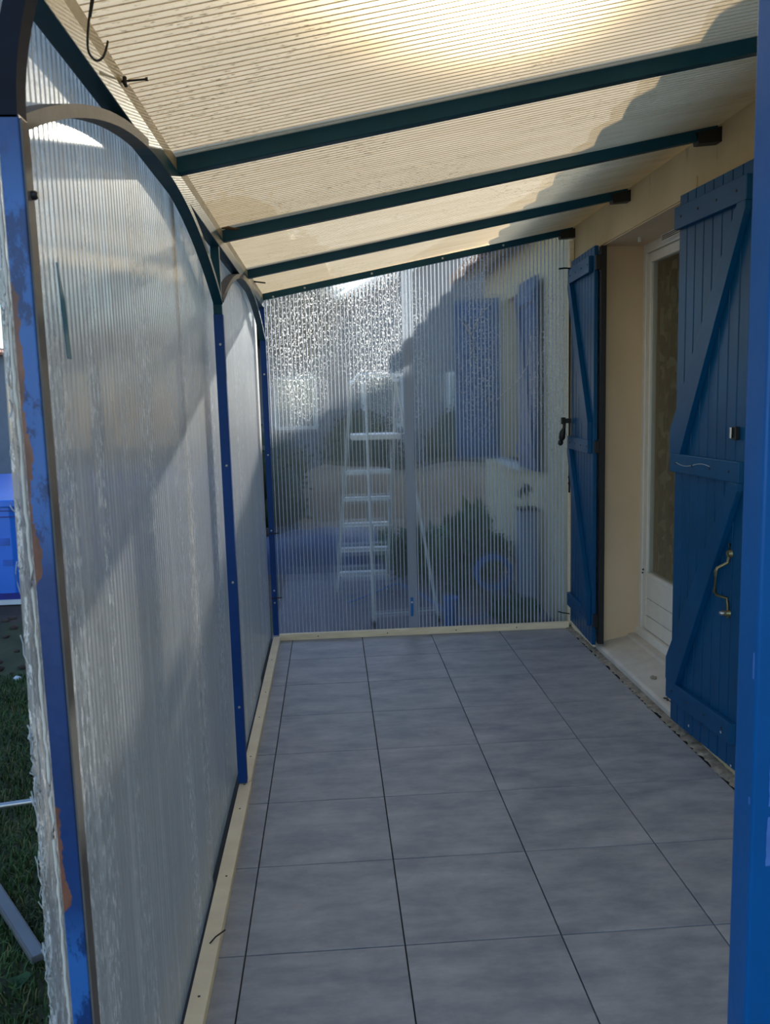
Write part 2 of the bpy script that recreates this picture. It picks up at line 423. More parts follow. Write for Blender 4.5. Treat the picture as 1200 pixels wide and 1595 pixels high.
# door sill
sill = empty('trim_2', label='pale worn door sill sloping down to the tiles', kind='structure')
m = MB(); m.prism([(1.835, OY0, .012), (2.12, OY0, .012), (2.12, OY0, .105), (2.03, OY0, .10), (2.02, OY0, .085), (1.845, OY0, .052), (1.832, OY0, .040)], (0, OY1-OY0, 0))
m.build('sill', M['sill'], sill, bevel=.003)
m = MB()
random.seed(3)
for i in range(9):
    y = 1.62+random.uniform(-.05, .05); x = 1.872+random.uniform(-.012, .012)
    z = .052+(x-1.845)*.19
    m.blob((x, y, z), random.uniform(.004, .009), 1, .3, (1, 1.3, .4))
tag(m.build('crumbs', M['black'], sill), 'dark crumbs on the sill', kind='stuff')
MB().blob((1.905, 1.90, .070), .011, 2, .25, (1.2, .8, .9)).blob((1.912, 1.885, .073), .009, 2, .3).build('pebble', M['mortar'], sill)
# little step of render under the far shutter, topped with a wood strip
# ---- dim room behind the door
MB().box(2.2, OY0-1.2, -.1, 4.2, OY1+1.2, -.0).build('room_floor', M['room'], wall)
m = MB(); m.box(4.2, OY0-1.2, 0, 4.3, OY1+1.2, 2.7); m.box(2.2, OY0-1.3, 0, 4.2, OY0-1.2, 2.7); m.box(2.2, OY1+1.2, 0, 4.2, OY1+1.3, 2.7); m.box(2.2, OY0-1.2, 2.6, 4.2, OY1+1.2, 2.7)
m.build('room_wall', M['room'], wall)

# ---- house roof: slab and clay tiles, its eave throws the stepped shadow
hr = empty('house_roof', label='clay tiled house roof whose eave shades the porch', kind='structure')
EX, EZ, RS = 1.685, 2.66, .49
m = MB(); m.prism([(EX, WY0, EZ), (7.5, WY0, EZ+RS*(7.5-EX)), (7.5, WY0, EZ+.06+RS*(7.5-EX)), (EX, WY0, EZ+.06)], (0, 6.42-WY0, 0))
m.build('roof_deck', M['stucco'], hr)
def roof_tile():
    m = MB(); vs = []; fs = []; K = 9; r0 = .078; L = .46
    for e, (x, r) in enumerate(((0, r0), (L, r0*.97))):
        for j in range(K+1):
            a = pi*j/K
            for q in (r, r-.012): vs.append((x, -q*cos(a), RS*x+q*sin(a)))
    o = 2*(K+1)
    for j in range(K):
        a = 2*j
        fs += [(a, a+2, o+a+2, o+a), (a+1, o+a+1, o+a+3, a+3), (a, a+1, a+3, a+2), (o+a, o+a+2, o+a+3, o+a+1)]
    m.add(vs, fs); return m
rt = None
for c in range(2):
    for i in range(int((6.42+2.0)/.15)):
        y = 6.36-.15*i; xo = -.125-.05*(i % 2)+.36*c; loc = (EX+xo, y, EZ+.052+RS*xo+.012*c)
        if rt is None: rt = roof_tile().build('roof_tile', M['rooftile'], hr, loc=loc)
        else: inst(rt, 'roof_tile', hr, loc)

# ---- corrugated twin-wall roof sheets
RY = [-1.04, -.80, .20, 1.18, 2.18, 3.15]
ceil = empty('ceiling', label='cream weathered polycarbonate lean-to roof with fine ribs', kind='structure')
def roof_sheet(y0, y1):
    x0, x1 = XL-.035, XR+.005
    m = MB(); m.add([(x0, y0, rz_(x0)), (x1, y0, rz_(x1)), (x1, y1, rz_(x1)), (x0, y1, rz_(x0))], [(0, 1, 2, 3)])
    # rim of the sheet
    for (a, b) in (((x0, y0), (x1, y0)), ((x1, y0), (x1, y1)), ((x1, y1), (x0, y1)), ((x0, y1), (x0, y0))):
        m.add([(a[0], a[1], rz_(a[0])), (b[0], b[1], rz_(b[0])), (b[0], b[1], rz_(b[0])+.014), (a[0], a[1], rz_(a[0])+.014)], [(0, 1, 2, 3)])
    o = m.build('roof_sheet', M['roof_under'], ceil)
    k = MB(); k.add([(x0, y0, rz_(x0)+.0145), (x1, y0, rz_(x1)+.0145), (x1, y1, rz_(x1)+.0145), (x0, y1, rz_(x0)+.0145)], [(0, 1, 2, 3)])
    k.build('top_skin', M['roof_top'], o)
    r = MB(); y = y0+.0125
    while y < y1:
        r.bar((x0+.002, y, rz_(x0)+.0002), (x1-.002, y, rz_(x1)+.0004), .0015, .0014); y += .025
    tag(r.build('ribs', M['roof_rib'], o), kind='stuff')
for a, b in ((-1.25, -.80), (-.80, .20), (.20, 1.18), (1.18, 2.18), (2.18, 3.20)): roof_sheet(a, b)

# ---- left and far sheets
def sheet_v(parent, axis, a0, a1, off, th, top, z0, mat, ribmat, pitch=.024, rw=.004, label=None, lean=0.):
    """upright twin-wall sheet running along axis from a0 to a1 at off..off+th; top = function of position"""
    P = (lambda a, o, z: (a, o, z)) if axis == 0 else (lambda a, o, z: (o, a, z))
    m = MB(); vs = [P(a0-lean, off, z0), P(a1, off, z0), P(a1, off, top(a1)), P(a0+lean, off, top(a0))]
    v = Vector(P(0, th, 0)); m.prism(vs, v)
    o = m.build('polycarbonate_sheet', mat, parent)
    if label: o['label'] = label
    r = MB(); a = a0+lean+pitch/2
    while a < a1:
        lo = off+.0015 if th > 0 else off+th+.0015; hi = off+th-.0015 if th > 0 else off-.0015
        p0 = P(a-rw/2, lo, z0+.001); p1 = P(a+rw/2, hi, top(a)-.002)
        r.box(min(p0[0], p1[0]), min(p0[1], p1[1]), p0[2], max(p0[0], p1[0]), max(p0[1], p1[1]), p1[2]); a += pitch
    tag(r.build('ribs', ribmat, o), kind='stuff')
    return o
wl = empty('wall_left', label='hazy ribbed polycarbonate sheets closing the left side', kind='structure')
SX = -.137
for (a, b, dx) in ((-1.035, .36, 0), (.33, 1.37, -.009), (1.345, 2.30, 0), (2.27, 3.20, -.009)):
    sheet_v(wl, 1, a, b, SX+dx, -.008, lambda q: 2.16, .0, M['poly_left'], M['rib_left'], rw=.0025, lean=.045 if a < -1 else 0)
wf = empty('wall_far', label='clearer ribbed polycarbonate sheets closing the far end', kind='structure')
topf = lambda x: rz_(x)-.012
sheet_v(wf, 0, -.088, .79, YF+.022, .010, topf, .02, M['poly_far'], M['rib'], rw=.0035)
sheet_v(wf, 0, .795, 1.815, YF+.022, .010, topf, .02, M['poly_far'], M['rib'], rw=.0055)
# joining profile between the two far sheets
M['profile'] = rib_mat('milky_joining_profile', (.55, .60, .66, 1), .35)
o = MB().box(.762, YF+.012, .02, .776, YF+.036, topf(.76)).box(.808, YF+.012, .02, .822, YF+.036, topf(.81)).box(.776, YF+.016, .02, .808, YF+.019, topf(.78)).build('joining_profile', M['profile'], wf)
tag(o, 'milky plastic joining strip')

# ================================================================== PORCH FRAME
pf = empty('porch_frame', (XL-.02, 1.0, 0), label='blue and teal welded steel frame carrying the lean-to roof and sheets', cat='frame')
OFF = Vector(pf.location)
def fp(m, name, mat, label=None, bevel=.002):
    m.v = [tuple(Vector(v)-OFF) for v in m.v]
    o = m.build(name, mat, pf, bevel=bevel)
    if label: o['label'] = label
    return o
# near left post: weathered blue front, grey primer side strip
fp(MB().box(-.1135, -1.055, -.005, -.0865, -1.020, 1.905), 'post', M['weathered'], 'peeling blue post with rust patches')
fp(MB().box(-.0865, -1.052, .0, -.0835, -1.026, 1.90), 'primer_flange', M['primer'], 'bare grey strip on the peeling post', 0)
fp(MB().box(-.125, 1.012, .034, XL, 1.047, 1.86), 'post', M['blue'], 'blue lower middle post')
fp(MB().box(-.125, 1.020, 1.86, XL-.004, 1.044, 2.13), 'post_extension', M['teal'])
fp(MB().box(-.123, 3.128, .034, XL+.002, 3.158, 2.15), 'post', M['blue'], 'thin far corner post')
# eave beam and the beige strip above it
fp(MB().box(-.128, -1.065, 2.105, XL, 3.16, 2.150), 'eave_beam', M['teal'])
fp(MB().box(-.126, -1.16, 2.150, XL-.003, 3.16, 2.186), 'edge_strip', M['strip'], 'beige strip above the eave beam')
for i, y in enumerate(RY):
    if i == 1: continue
    hh = .044 if i < 5 else .040
    w = .034
    m = MB(); x0, x1 = XL-.03, XR-.01
    m.prism([(x0, y-w/2, rz_(x0)-hh), (x1, y-w/2, rz_(x1)-hh), (x1, y-w/2, rz_(x1)-.002), (x0, y-w/2, rz_(x0)-.002)], (0, w, 0))
    fp(m, 'rafter', M['teal'])
    if i >= 2:
        m = MB(); m.prism([(XR-.09, y-.03, rz_(XR)-.075), (XR+.0, y-.03, rz_(XR)-.068), (XR+.0, y-.03, rz_(XR)-.012), (XR-.10, y-.03, rz_(XR)-.034)], (0, .052, 0))
        fp(m, 'wall_bracket', M['black'], 'black bracket at the wall', 0)
# arched braces, flat bar bent to a shallow arc
def arch(y0, y1, zc, rise, mat_a, mat_b):
    c = (y1-y0)/2; R = (c*c+rise*rise)/(2*rise); ym = (y0+y1)/2; n = 28
    def pts(a, b, n):
        out = []
        for i in range(n+1):
            y = a+(b-a)*i/n; out.append((XL-.016, y, zc+rise-R+sqrt(R*R-(y-ym)**2)))
        return out
    def strip(P, nm, mat, lab):
        m = MB()
        vs = []; fs = []
        for i, p in enumerate(P):
            d = (Vector(P[min(i+1, len(P)-1)])-Vector(P[max(i-1, 0)])).normalized(); n_ = Vector((0, -d.z, d.y))
            for sx in (-.017, .017):
                for sn in (-.011, .009): vs.append(Vector(p)+Vector((sx, 0, 0))+n_*sn)
        for i in range(len(P)-1):
            a = 4*i
            fs += [(a, a+1, a+5, a+4), (a+2, a+6, a+7, a+3), (a, a+4, a+6, a+2), (a+1, a+3, a+7, a+5)]
        e = 4*(len(P)-1); fs += [(0, 2, 3, 1), (e, e+1, e+3, e+2)]
        m.add(vs, fs, False); fp(m, nm, mat, lab, 0)
    ys = y0+(y1-y0)*.40
    strip(pts(y0, ys, 14), 'arch_brace', mat_a, 'bare grey half of the arched brace')
    strip(pts(ys, y1, 18), 'arch_brace', mat_b, 'dark painted half of the arched brace')
arch(-1.020, 1.02, 1.905, .215, M['primer'], M['teal'])
arch(1.045, 3.135, 1.915, .205, M['primer'], M['teal'])
# brace bending over the entrance, rising from the near post
m = MB(); vs = []; fs = []; P = []
for i in range(13):
    t = i/12; P.append(Vector((-.1015+.09*t**2.0, -1.038, 1.90+.28*t)))
for i, p in enumerate(P):
    for sx in (-.014, .014):
        for sy in (-.017, .017): vs.append(p+Vector((sx, sy, 0)))
for i in range(12):
    a = 4*i; fs += [(a, a+1, a+5, a+4), (a+2, a+6, a+7, a+3), (a, a+4, a+6, a+2), (a+1, a+3, a+7, a+5)]
m.add(vs, fs, False); fp(m, 'entrance_brace', M['brace'], 'dark brace curving over the entrance', 0)
# screws
random.seed(11)
def screw(p, d, r=.007, ln=.006):
    p = Vector(p); d = Vector(d).normalized()
    m = MB(); m.tube([p, p+d*ln*.6, p+d*ln], [r, r, r*.55], 8); return m
for p in ((-.03, 3.132, topf(-.03)-.022), (.165, 3.132, rz_(.165)-.022), (.58, 3.132, rz_(.58)-.022), (1.02, 3.132, rz_(1.02)-.022), (1.40, 3.132, rz_(1.40)-.022)):
    fp(screw(p, (0, -1, 0)), 'screw', M['screw'], None, 0)
for z in (.35, .85, 1.3, 1.75): fp(screw((-.105, 1.012, z), (0, -1, 0), .005), 'screw', M['screw'], None, 0)
for z in (.25, .33, .72, 1.2, 1.7): fp(screw((-.105, 3.128, z), (0, -1, 0), .006), 'screw', M['screw'], None, 0)
for z in (.28, .70): fp(MB().bar((-.125, 3.125, z), (-.055, 3.122, z+.004), .006, .006), 'wire_tie', M['black'], None, 0)
fp(screw((-.0835, -1.036, 1.81), (1, 0, 0), .006, .008), 'screw', M['black'], None, 0)

# ---- entrance post on the right
ep = empty('entrance_post', (.858, -1.14, 0), label='glossy deep blue post at the right edge, nearest the camera', cat='post')
MB().box(-.024, -.027, 0, .030, .027, 2.322).build('post', M['right_post'], ep, bevel=.004)
M['chip'] = plain('pale_blue_chipped_paint', lin(70, 120, 200), .5)
for (z0, z1, x) in ((.985, 1.055, -.002), (.90, .97, -.003)):
    m = MB(); n = 9; pts = []
    for i in range(n+1): pts.append((x+random.uniform(-.001, .001), -.0275, z0+(z1-z0)*i/n))
    for i in range(n, -1, -1): pts.append((x+.011+random.uniform(-.0018, .0018), -.0275, z0+(z1-z0)*i/n))
    m.prism(pts, (0, -.0006, 0)); tag(m.build('paint_chip', M['chip'], ep), 'pale blue chipped patch')
for (z0, z1) in ((.985, .995), (1.16, 1.195)):
    MB().box(-.0246, -.020, z0, -.024, -.017, z1).build('paint_chip', M['chip'], ep)
# header rail between the two entrance posts
# ================================================================== WOOD STRIPS
def strip_thing(label, a, b, name='wooden_strip', group=None):
    c = ((a[0]+b[0])/2, (a[1]+b[1])/2, min(a[2], b[2])); m = MB().box(a[0]-c[0], a[1]-c[1], a[2]-c[2], b[0]-c[0], b[1]-c[1], b[2]-c[2])
    o = m.build(name, M['wood'], loc=c, bevel=.002); tag(o, label, 'wood strip'); return o
s1 = strip_thing('long pale pine strip along the foot of the near left sheet', (-.122, -1.015, .0), (-.074, 1.033, .030))
s2 = strip_thing('pale pine strip along the left foot from middle post to far corner', (-.122, 1.036, .0), (-.078, 3.112, .030))
s3 = strip_thing('pale pine strip across the foot of the far sheets', (-.085, 3.116, .0), (1.815, 3.148, .040))
s4 = strip_thing('thin upright pine strip between far sheet and house wall', (1.818, 3.128, .030), (1.846, 3.150, 2.47))
s5 = strip_thing('short pine strip at wall foot under the far shutter', (1.832, 2.64, .0), (1.848, 3.114, .048))
for s_, pts in ((s1, [(0, -.9), (0, -.2), (.004, .35), (0, .8), (-.003, 1.0)]), (s2, [(0, -.8), (0, -.35), (.004, 0), (0, .55)])):
    for (dx, dy) in pts:
        MB().lathe([(.0035, 0), (.0035, .001), (.001, .0014)], (dx, dy, .030), 8).build('nail', M['black'], s_)
for dx in (-.7, -.25, .2, .6):
    MB().tube([(dx, -.016, .02), (dx, -.0175, .02)], .004, 8).build('nail', M['black'], s3)
# splinter poking from the near strip
sp = MB().tube([(-.10, .02, .031), (-.085, .035, .040), (-.060, .055, .046)], .0022, 6)
tag(sp.build('dark_splinter', M['black']), 'small dark splinter sticking up from the near left pine strip', 'splinter')

# ================================================================== DOOR
door = empty('door_1', (2.09, 2.02, 0), label='white glazed door with lace curtain behind the shutters', kind='structure')
dy0, dy1 = OY0-2.02, OY1-2.02
zb, zt = .105, 2.352
def dbox(x0, y0, z0, x1, y1, z1, nm, mat, bev=.003, par=None): return MB().box(x0, y0, z0, x1, y1, z1).build(nm, mat, par or door, bevel=bev)
dbox(0, dy1-.045, zb, .05, dy1, zt, 'door_frame', M['pvc']); dbox(0, dy0, zb, .05, dy0+.045, zt, 'door_frame', M['pvc'])
dbox(0, dy0+.045, zt-.055, .05, dy1-.045, zt, 'door_frame', M['pvc'])
dbox(-.018, dy0, zb-.004, .05, dy1, zb+.04, 'threshold', M['pvc'])
for (a, b) in ((dy0+.048, -.002), (.002, dy1-.048)):
    lf = dbox(.008, a, zb+.045, .05, a+.05, zt-.058, 'door_leaf', M['pvc'], .004)
    dbox(.008, b-.05, zb+.045, .05, b, zt-.058, 'stile', M['pvc'], .004, lf)
    dbox(.008, a+.05, zt-.11, .05, b-.05, zt-.058, 'top_rail', M['pvc'], .004, lf)
    for z0, z1 in ((zb+.045, .232), (.236, .335), (.339, .465)):
        dbox(.010, a+.052, z0, .045, b-.052, z1, 'panel', M['pvc'], .002, lf)
    dbox(.004, a+.05, .467, .05, b-.05, .492, 'glazing_bead', M['pvc'], .003, lf)
    g = dbox(.024, a+.05, .492, .028, b-.05, zt-.11, 'glass', M['glass'], 0, lf)
for p in ((0, dy1-.055, .477), (0, dy1-.06, .498)):
    MB().blob((.004, p[1], p[2]), .006, 1, .3).build('dirt', M['black'], door)
vent = empty('vent_grille', (2.075, 2.09, 2.33), label='slim white vent grille above the glazed door', cat='vent')
MB().box(-.012, -.20, -.020, .012, .20, .016).build('body', M['pvc'], vent, bevel=.002)
for k in range(3): MB().box(-.0135, -.18, -.014+k*.009, -.0118, .18, -.010+k*.009).build('slot', M['black'], vent)
hk = MB().box(-.006, -.008, -.026, .006, .008, 0).build('ceiling_clip', M['white_plastic'], loc=(1.965, 2.33, OZ-.006), bevel=.002)
tag(hk, 'tiny white plastic clip under the door lintel', 'clip')
# lace curtain: folded cloth
m = MB(); vs = []; fs = []; ny, nz = 120, 40
for j in range(nz+1):
    for i in range(ny+1):
        y = OY0+.05+(OY1-OY0-.10)*i/ny; z = .35+1.93*j/nz
        x = 2.165+.012*sin(i*.55+.6*sin(j*.2))+.006*sin(i*1.3+j*.12)
        vs.append((x-2.165, y-2.02, z-.35))
for j in range(nz):
    for i in range(ny): a = j*(ny+1)+i; fs.append((a, a+1, a+ny+2, a+ny+1))
m.add(vs, fs, True)
tag(m.build('lace_curtain', M['lace'], loc=(2.165, 2.02, .35)), 'olive grey lace curtain with leaf pattern behind the door glass', 'curtain')

# ================================================================== SHUTTERS
def shutter(label, hy, direction, near):
    """local: y = 0 at hinge, runs to -w (near) or +w (far); x = 0 back face, -x towards the porch"""
    ang = radians(3.2)*(1 if direction > 0 else -1)
    e = empty('window_shutter', (1.820, hy, 0), -ang, label, 'shutter', 'blue ledged and braced plank shutters folded back beside the door')
    w, z0, z1, t = .565, .05, 2.345, .027; n = 8; bw = w/n; d = direction
    def bx(y0, y1, x0, x1, za, zb_, nm, mat, bev=.002, par=e):
        return MB().box(x0, min(d*y0, d*y1), za, x1, max(d*y0, d*y1), zb_).build(nm, mat, par, bevel=bev)
    for i in range(n):
        bx(i*bw+.0022, (i+1)*bw-.0022, -t, -.004, z0+random.uniform(0, .002), z1, 'board', M['shutter'], .003)
    bt = .024; zs = ((2.205, 2.295), (1.185, 1.265), (.160, .245))
    e0 = .0 if near else .035
    for (a, b) in zs:
        q = bx(e0, w-.004, -t-bt, -t, a, b, 'batten', M['shutter'], .003)
        for i in range(4):
            y = .06+i*.145
            MB().tube([(-t-bt, d*y, (a+b)/2), (-t-bt-.003, d*y, (a+b)/2)], [.006, .004], 8).build('nail', M['black'], q)
    for (a, b) in ((zs[1][1], zs[0][0]), (zs[2][1], zs[1][0])):
        ww = .095
        pts = [(-t, d*(e0), a), (-t, d*(e0+ww), a), (-t, d*(w-.006), b-.03), (-t, d*(w-.006), b), (-t, d*(w-.006-ww*.6), b), (-t, d*e0, a+.10)]
        MB().prism(pts, (-.026, 0, 0)).build('brace', M['shutter'], e, bevel=.002)
    # hinge pins on the wall side
    for (a, b) in zs:
        h = bx(-.028, .0, -t+.002, .012, a+.005, b-.005, 'hinge', M['black'], .002)
        MB().tube([(0.004, -d*.018, a-.008), (.004, -d*.018, b+.008)], .009, 8).build('pin', M['black'], h)
    if near:
        # cranked pull handle near the free edge
        y = d*.485; x = -t
        hd = MB()
        path = [(x-.006, y, .945), (x-.007, y, .90), (x-.010, y+.004, .868), (x-.050, y+.008, .848), (x-.056, y+.009, .835), (x-.056, y+.010, .755), (x-.050, y+.010, .742), (x-.010, y+.004, .728), (x-.007, y, .70), (x-.006, y, .650)]
        hd.tube(path, [.005, .006, .006, .006, .007, .0075, .006, .006, .006, .005], 8)
        hd = hd.build('pull_handle', M['brass'], e); tag(hd, 'worn brass cranked handle')
        MB().tube([(x-.001, y, .905), (x-.014, y, .905)], [.018, .012], 12).build('rose', M['brass'], hd); r = MB().tube([(x-.001, y, .668), (x-.016, y, .668)], [.016, .010], 12)
        r.build('rose', M['brass'], hd)
        k = MB().tube([(x-.001, y+.015, .665), (x-.020, y+.018, .665), (x-.030, y+.018, .665)], [.008, .012, .007], 10).build('knob', M['chrome'], hd)
        l = MB().box(x-.020, d*.510-.016, 1.345, x, d*.510+.012, 1.395).build('latch', M['black'], e, bevel=.003)
        MB().tube([(x-.026, d*.505, 1.352), (x-.026, d*.505, 1.392)], .006, 8).build('latch_pin', M['chrome'], l)
        # white worn scratches on middle batten
        sc = MB(); px = [(-t-bt-.0004, d*(.06+.29*i/14), 1.228-.010*sin(i*.42)) for i in range(15)]
        sc.tube(px, .0012, 5); sc.build('scratch', M['webbing'], e)
        for (yy, zz) in ((.18, .085), (.49, .185), (.53, .06)):
            MB().blob((-t-(bt if zz > .16 else 0)-.0005, d*yy, zz), .006, 1, .3, (.2, 1, 1.2)).build('paint_fleck', M['webbing'], e)
    else:
        MB().box(.0, -.045, z0+.02, .030, -.002, z1-.01).build('hinge_gap_shade', M['black'], e)  # black box standing in for the shade between shutter back and wall
        # locking bar with its turning handle hanging past the free edge
        MB().tube([(-t-.012, d*(w-.012), .9), (-t-.012, d*(w-.012), 2.27)], .006, 8).build('locking_bar', M['black'], e)
        MB().box(-t-.02, d*(w-.03), 2.255, -t+.0, d*(w+.0), 2.30).build('bar_keeper', M['black'], e, bevel=.002)
        MB().tube([(-t-.010, d*(w-.02), 2.30), (-t-.05, d*(w-.03), 2.302), (-t-.085, d*(w-.03), 2.298)], .005, 8).build('hook', M['black'], e)
        h = MB().box(-t-.055, d*(w-.030), 1.345, -t-.006, d*(w-.008), 1.375)
        h.box(-t-.066, d*(w-.030), 1.340, -t-.040, d*(w-.008), 1.382)
        h.tube([(-t-.046, d*(w-.02), 1.345), (-t-.048, d*(w-.02), 1.315), (-t-.058, d*(w-.02), 1.285), (-t-.062, d*(w-.02), 1.250), (-t-.066, d*(w-.02), 1.235)], [.010, .010, .020, .020, .010], 10)
        h.blob((-t-.070, d*(w-.02), 1.222), .018, 2, .05)
        tag(h.build('locking_handle', M['black'], e), 'black drooping locking handle')
        for z in (1.10, 1.0, .96): MB().blob((-t-.012, d*(w-.012), z), .010, 1, .2).build('bar_guide', M['black'], e)
        MB().tube([(-t-.01, d*(w-.02), .10), (-t-.06, d*(w-.02), .11), (-t-.085, d*(w-.02), .118)], .004, 6).build('hook', M['black'], e)
    return e
shutter('near blue plank shutter with brass pull handle, partly behind the right post', 1.405, -1, True)
shutter('far blue plank shutter with drooping black locking handle, beside the far sheet', 2.553, 1, False)

# ================================================================== SMALL THINGS ON THE FRAME
# looped black wire hanging from the roof
def catmull(P, n=8):
    P = [Vector(p) for p in P]; P = [P[0]]+P+[P[-1]]; out = []
    for i in range(1, len(P)-2):
        for k in range(n):
            t = k/n; a, b, c, d = P[i-1:i+3]
            out.append(.5*((2*b)+(c-a)*t+(2*a-5*b+4*c-d)*t*t+(3*b-a-3*c+d)*t**3))
    out.append(P[-2]); return out
WIRE = [(-.028, -.79, 2.195), (-.046, -.79, 2.178), (-.050, -.79, 2.155), (-.058, -.79, 2.115), (-.061, -.79, 2.085), (-.058, -.785, 2.073), (-.050, -.78, 2.069), (-.042, -.775, 2.077), (-.037, -.77, 2.093), (-.036, -.765, 2.103)]
w = MB().tube(catmull(WIRE), .0019, 8).tube(catmull([(-.018, -.79, 2.195), (-.043, -.79, 2.177), (-.048, -.788, 2.155), (-.054, -.79, 2.128)]), .0017, 8)
tag(w.build('hanging_wire', M['wire']), 'black wire hooked over the left eave beam, hanging in a loop', 'wire')
bl = empty('roof_bolt', (-.086, -.42, 2.165), label='dark bolt sticking out above the left beam near the hanging wire', cat='bolt')
MB().tube([(-.01, 0, 0), (.042, -.004, .003)], .0022, 8).build('shank', M['black'], bl); MB().tube([(.040, -.004, .003), (.045, -.004, .003)], .0038, 6).build('head', M['black'], bl)
MB().box(-.004, -.008, -.009, .004, .008, .009).build('washer', M['black'], bl, bevel=.003)
bl2 = empty('roof_bolt', (-.086, 2.52, 2.178), label='thin bolt end above the beam by the second arch', cat='bolt')
MB().tube([(-.01, 0, 0), (.055, .0, -.008)], .004, 8).build('shank', M['black'], bl2)
MB().lathe([(.007, 0), (.007, .003)], (-.004, 0, 0), 6).build('washer', M['black'], bl2)
lf = MB().tube([(-.002, 0, 0), (.02, .01, .003), (.045, .012, -.002), (.06, .02, .002)], [.003, .007, .005, .002], 6)
tag(lf.build('dry_leaf', M['bark'], loc=(-.08, 1.05, 2.172)), 'curled dry leaf caught above the beam by the second rafter', 'leaf')
# teal paint swipe on the near left sheet: a strip of tape
m = MB(); pts = [(0, 0, 0), (0, -.006, .14), (0, .004, .15), (0, .016, .0)]
m = MB().prism([(0, -.004, .0), (0, -.016, .08), (0, -.024, .150), (0, -.020, .151), (0, .004, .09), (0, .018, .0)], (.0012, 0, 0))
tag(m.build('teal_tape', M['tape'], loc=(SX+.0001, -.755, 1.617)), 'narrow teal strip of tape stuck on the near left sheet', 'tape')
# blue clip at the foot of the far joining strip
cl = empty('blue_clip', (.790, YF+.0135, .115), label='small bright blue clip low on the far joining strip', cat='clip')
MB().box(-.016, -.010, 0, .002, .0, .125).build('body', M['hose'], cl, bevel=.002)
MB().box(-.013, -.012, .088, -.001, -.0095, .10).build('cap', M['white_plastic'], cl)
# cobwebs on the far sheet
def cob(label, L):
    m = MB()
    for P in L:
        Q = [(p[0]-L[0][0][0]+random.uniform(-.004, .004), random.uniform(-.001, .001), p[1]-L[0][0][1]) for p in P]
        m.tube(catmull(Q, 4), .0022, 5)
    tag(m.build('cobweb', M['webbing'], loc=(L[0][0][0], YF+.018, L[0][0][1])), label, 'cobweb', kind='stuff')
cob('dusty cobweb strands high in the middle of the right far sheet', [[(1.17, 1.98), (1.20, 1.92), (1.26, 2.03), (1.34, 2.12)], [(1.20, 1.92), (1.215, 1.86), (1.20, 1.80), (1.185, 1.785)], [(1.12, 2.02), (1.20, 1.92)], [(1.22, 1.97), (1.30, 2.08)]])
cob('dusty diagonal cobweb strand lower right on the far sheet', [[(1.56, 1.73), (1.50, 1.63), (1.42, 1.56), (1.36, 1.50)], [(1.58, 1.90), (1.565, 1.80), (1.56, 1.73)], [(1.36, 1.50), (1.355, 1.45)]])

# frayed adhesive along the near edge of the left sheet
m = MB(); random.seed(5)
for i in range(150):
    z = random.uniform(.25, 1.95) if i < 60 else random.uniform(.35, 1.1); y = -1.081+.0417*z+random.uniform(-.003, .004)
    L = random.uniform(.01, .05)
    P = [(SX+random.uniform(-.007, -.001), y, z)]
    for k in range(3): P.append((P[-1][0]+random.uniform(-.004, .003), y+random.uniform(-.006, .004), P[-1][2]+L/3))
    m.tube(P, random.uniform(.0004, .0013), 4)
tag(m.build('peeling_film', M['webbing']), 'shredded whitish film peeling from the near edge of the left sheet', 'film', kind='stuff')
# foam seal between post and sheet
m = MB(); P = [(-.118+random.uniform(-.0008, .0008), -1.054+random.uniform(-.001, .001), .05+i*.015) for i in range(136)]
m.tube(P, [.0020+random.uniform(-.0006, .0010) for i in range(136)], 6)
tag(m.build('sealant_bead', M['sill']), 'crusty beige sealant bead behind the peeling blue post', 'sealant')
rod = empty('metal_rod', (-.149, -1.02, .98), label='thin grey rod poking out sideways from the left sheet', cat='rod')
MB().tube([(.0, 0, 0), (-.05, -.004, -.003), (-.078, -.006, -.006)], [.004, .004, .0035], 8).build('shaft', M['chrome'], rod)
MB().tube([(-.074, -.006, -.006), (-.084, -.006, -.006)], [.0046, .003], 8).build('tip', M['black'], rod)

# ================================================================== OUTSIDE
GZ = -.08
g = empty('ground', label='garden ground around the porch', kind='structure')
MB().box(-14, -8, GZ-.2, -.16, 4.2, GZ).build('lawn_soil', M['lawn_soil'], g)
MB().box(-14, 4.2, GZ-.2, -.16, 30, GZ).build('bare_soil', M['soil'], g)
MB().box(-.16, 3.2, GZ-.2, 14, 7.4, GZ).build('gravel', M['gravel'], g)
MB().box(-.16, 7.4, GZ-.2, 14, 30, GZ).build('dry_earth', M['tan'], g)
MB().box(-.16, -8, GZ-.2, 14, -3.2, GZ).build('near_ground', M['gravel'], g)
# grass
def grass(label, n, mat, xr, yr, hh):
    m = MB()
    for i in range(n):
        x = random.uniform(*xr); y = random.uniform(*yr); a = random.uniform(0, 2*pi); h = random.uniform(*hh); b = random.uniform(.2, 1.1)*h
        w = .003; dx, dy = cos(a), sin(a)
        m.add([(x-dy*w, y+dx*w, GZ), (x+dy*w, y-dx*w, GZ), (x+dx*b*.4+dy*w*.6, y+dy*b*.4-dx*w*.6, GZ+h*.65), (x+dx*b*.4-dy*w*.6, y+dy*b*.4+dx*w*.6, GZ+h*.65), (x+dx*b, y+dy*b, GZ+h*.9)], [(0, 1, 2, 3), (3, 2, 4)])
    tag(m.build('lawn_grass', mat), label, 'grass', kind='stuff')
grass('green grass blades left of the porch', 38000, M['grass'], (-2.2, -.17), (-.6, 2.9), (.015, .05))
grass('dry straw-coloured grass blades among the green left of the porch', 9000, M['dry_grass'], (-2.2, -.17), (-.6, 2.6), (.01, .04))
